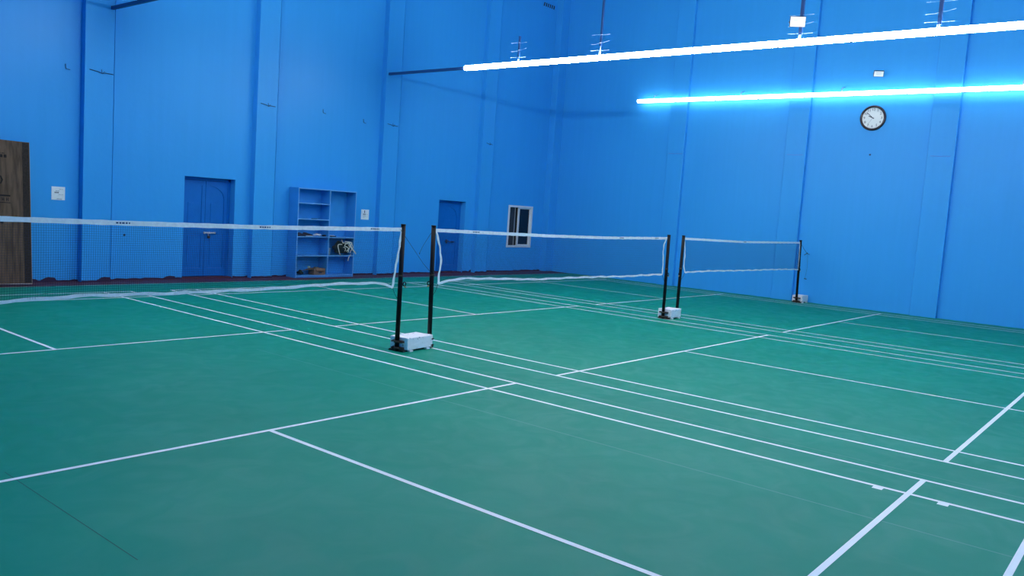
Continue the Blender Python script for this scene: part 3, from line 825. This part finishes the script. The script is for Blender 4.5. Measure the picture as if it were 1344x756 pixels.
# ------------------------------------------------------------------ small things on the walls
M_stub = mat('dark_wire', (.01, .03, .09), .6); M_stubb = mat('painted_wire', (.10, .32, .80), .5)
def stub_back(x, z, y, ln, label, loop=True):
    bm = bmesh.new()
    y -= .006
    pts = [(x-ln/2, y, z+.018), (x-ln*.15, y-.01, z), (x, y-.02, z-.022), (x+ln*.15, y-.01, z-.004), (x+ln/2, y, z-.008)]
    tube(bm, pts, .0065, 5)
    if loop: tube(bm, [(x-.01, y-.015, z+.045), (x+.0, y-.02, z-.02), (x+.05, y-.015, z+.018)], .005, 5)
    tag(obj('wire_stub', bm, M_stub), label, 'wire')
yp = YW-PB
stub_back(.12, 3.80, yp, .42, 'bent wire end sticking out of the leftmost wall column')
stub_back(3.60, 3.70, yp, .36, 'bent wire end on the wall column right of the left door')
stub_back(7.16, 3.71, yp, .34, 'bent wire end on the wall column below the start of the dark pipe')
stub_back(10.82, 3.63, yp, .26, 'bent wire end on the wall column right of the right door')
def hook_back(x, z, label):
    bm = bmesh.new(); y = YW-.008
    tube(bm, [(x-.03, y, z+.06), (x-.028, y-.008, z-.02), (x+.05, y, z-.03)], .006, 5)
    tag(obj('wall_hook', bm, M_stub), label, 'hook')
hook_back(-.41, 3.80, 'small L-shaped wire hook left of the leftmost wall column')
hook_back(5.18, 3.77, 'small curled wire hook high above the blue shelf unit')
hook_back(6.38, 3.70, 'small wire hook left of the column where the long light row starts')
bm = bmesh.new(); lathe(bm, [(0, .012), (.016, .010), (.022, 0)], 14, Matrix.Translation((.67, YW, .865)) @ Matrix.Rotation(math.pi/2, 4, 'X'))  # black disc put in for the dark of a wall hole
tag(obj('wall_dot', bm, M_ink), 'small round black disc for a hole in the back wall left of the left door', 'plug')
for y_, lb in ((4.02, 'right wall column nearest the corner'), (.63, 'right wall column behind the farthest post'), (-2.73, 'right wall column right of the clock')):
    bm = bmesh.new(); x = XW-.11-.004
    tube(bm, [(x, y_+.21, 3.705), (x-.004, y_+.05, 3.70), (x-.006, y_, 3.692), (x-.004, y_-.05, 3.70), (x, y_-.21, 3.70)], .008, 5)
    tag(obj('wire_stub', bm, M_stubb), 'blue-painted wire lying across the '+lb, 'wire')
bm = bmesh.new(); lathe(bm, [(0, .02), (.018, .016), (.024, 0)], 12, Matrix.Translation((XW, -1.16, 3.73)) @ Matrix.Rotation(-math.pi/2, 4, 'Y'))
tag(obj('wall_dot', bm, M_darkblue), 'tiny dark plug on the right wall below the clock', 'plug')

# louvred vent brick high on the back wall near the corner
t = thing('air_vent', 'small dark slotted air vent high on the back wall near the corner', 'vent', (13.1, YW, 7.93))
bm = bmesh.new(); box(bm, 12.98, YW-.012, 7.93, 13.60, YW-.002, 8.08); obj('frame', bm, M_wall, t)
bm = bmesh.new()
for i in range(6):
    xx = 13.02+i*.095; vs = [bm.verts.new(p) for p in [(xx, YW-.014, 7.95), (xx+.055, YW-.014, 7.95), (xx+.080, YW-.014, 8.06), (xx+.025, YW-.014, 8.06)]]; bm.faces.new(vs)
obj('slots', bm, M_ink, t)

for o in COL.objects:
    if o.parent is None and o.name.split('.')[0] in GROUPS: o['group'] = GROUPS[o.name.split('.')[0]]
# ------------------------------------------------------------------ light and camera
wd = bpy.data.worlds.new('World'); SC.world = wd; wd.use_nodes = True
wd.node_tree.nodes['Background'].inputs['Color'].default_value = (.02, .03, .05, 1)
wd.node_tree.nodes['Background'].inputs['Strength'].default_value = .1

cam = bpy.data.cameras.new('camera'); co = bpy.data.objects.new('camera', cam); COL.objects.link(co)
cam.sensor_width = 36; cam.sensor_fit = 'HORIZONTAL'; cam.lens = 1076.27/1344*36; cam.clip_end = 100; cam.clip_start = .05
R_ = Vector((.63403435, -.77040648, .0668902)); U_ = Vector((.03059911, .11142563, .99330158)); F_ = Vector((.77269925, .62774054, -.09422143))
co.matrix_world = Matrix(((R_.x, U_.x, -F_.x, -6.7358), (R_.y, U_.y, -F_.y, -7.2758), (R_.z, U_.z, -F_.z, 1.8242), (0, 0, 0, 1)))
SC.camera = co
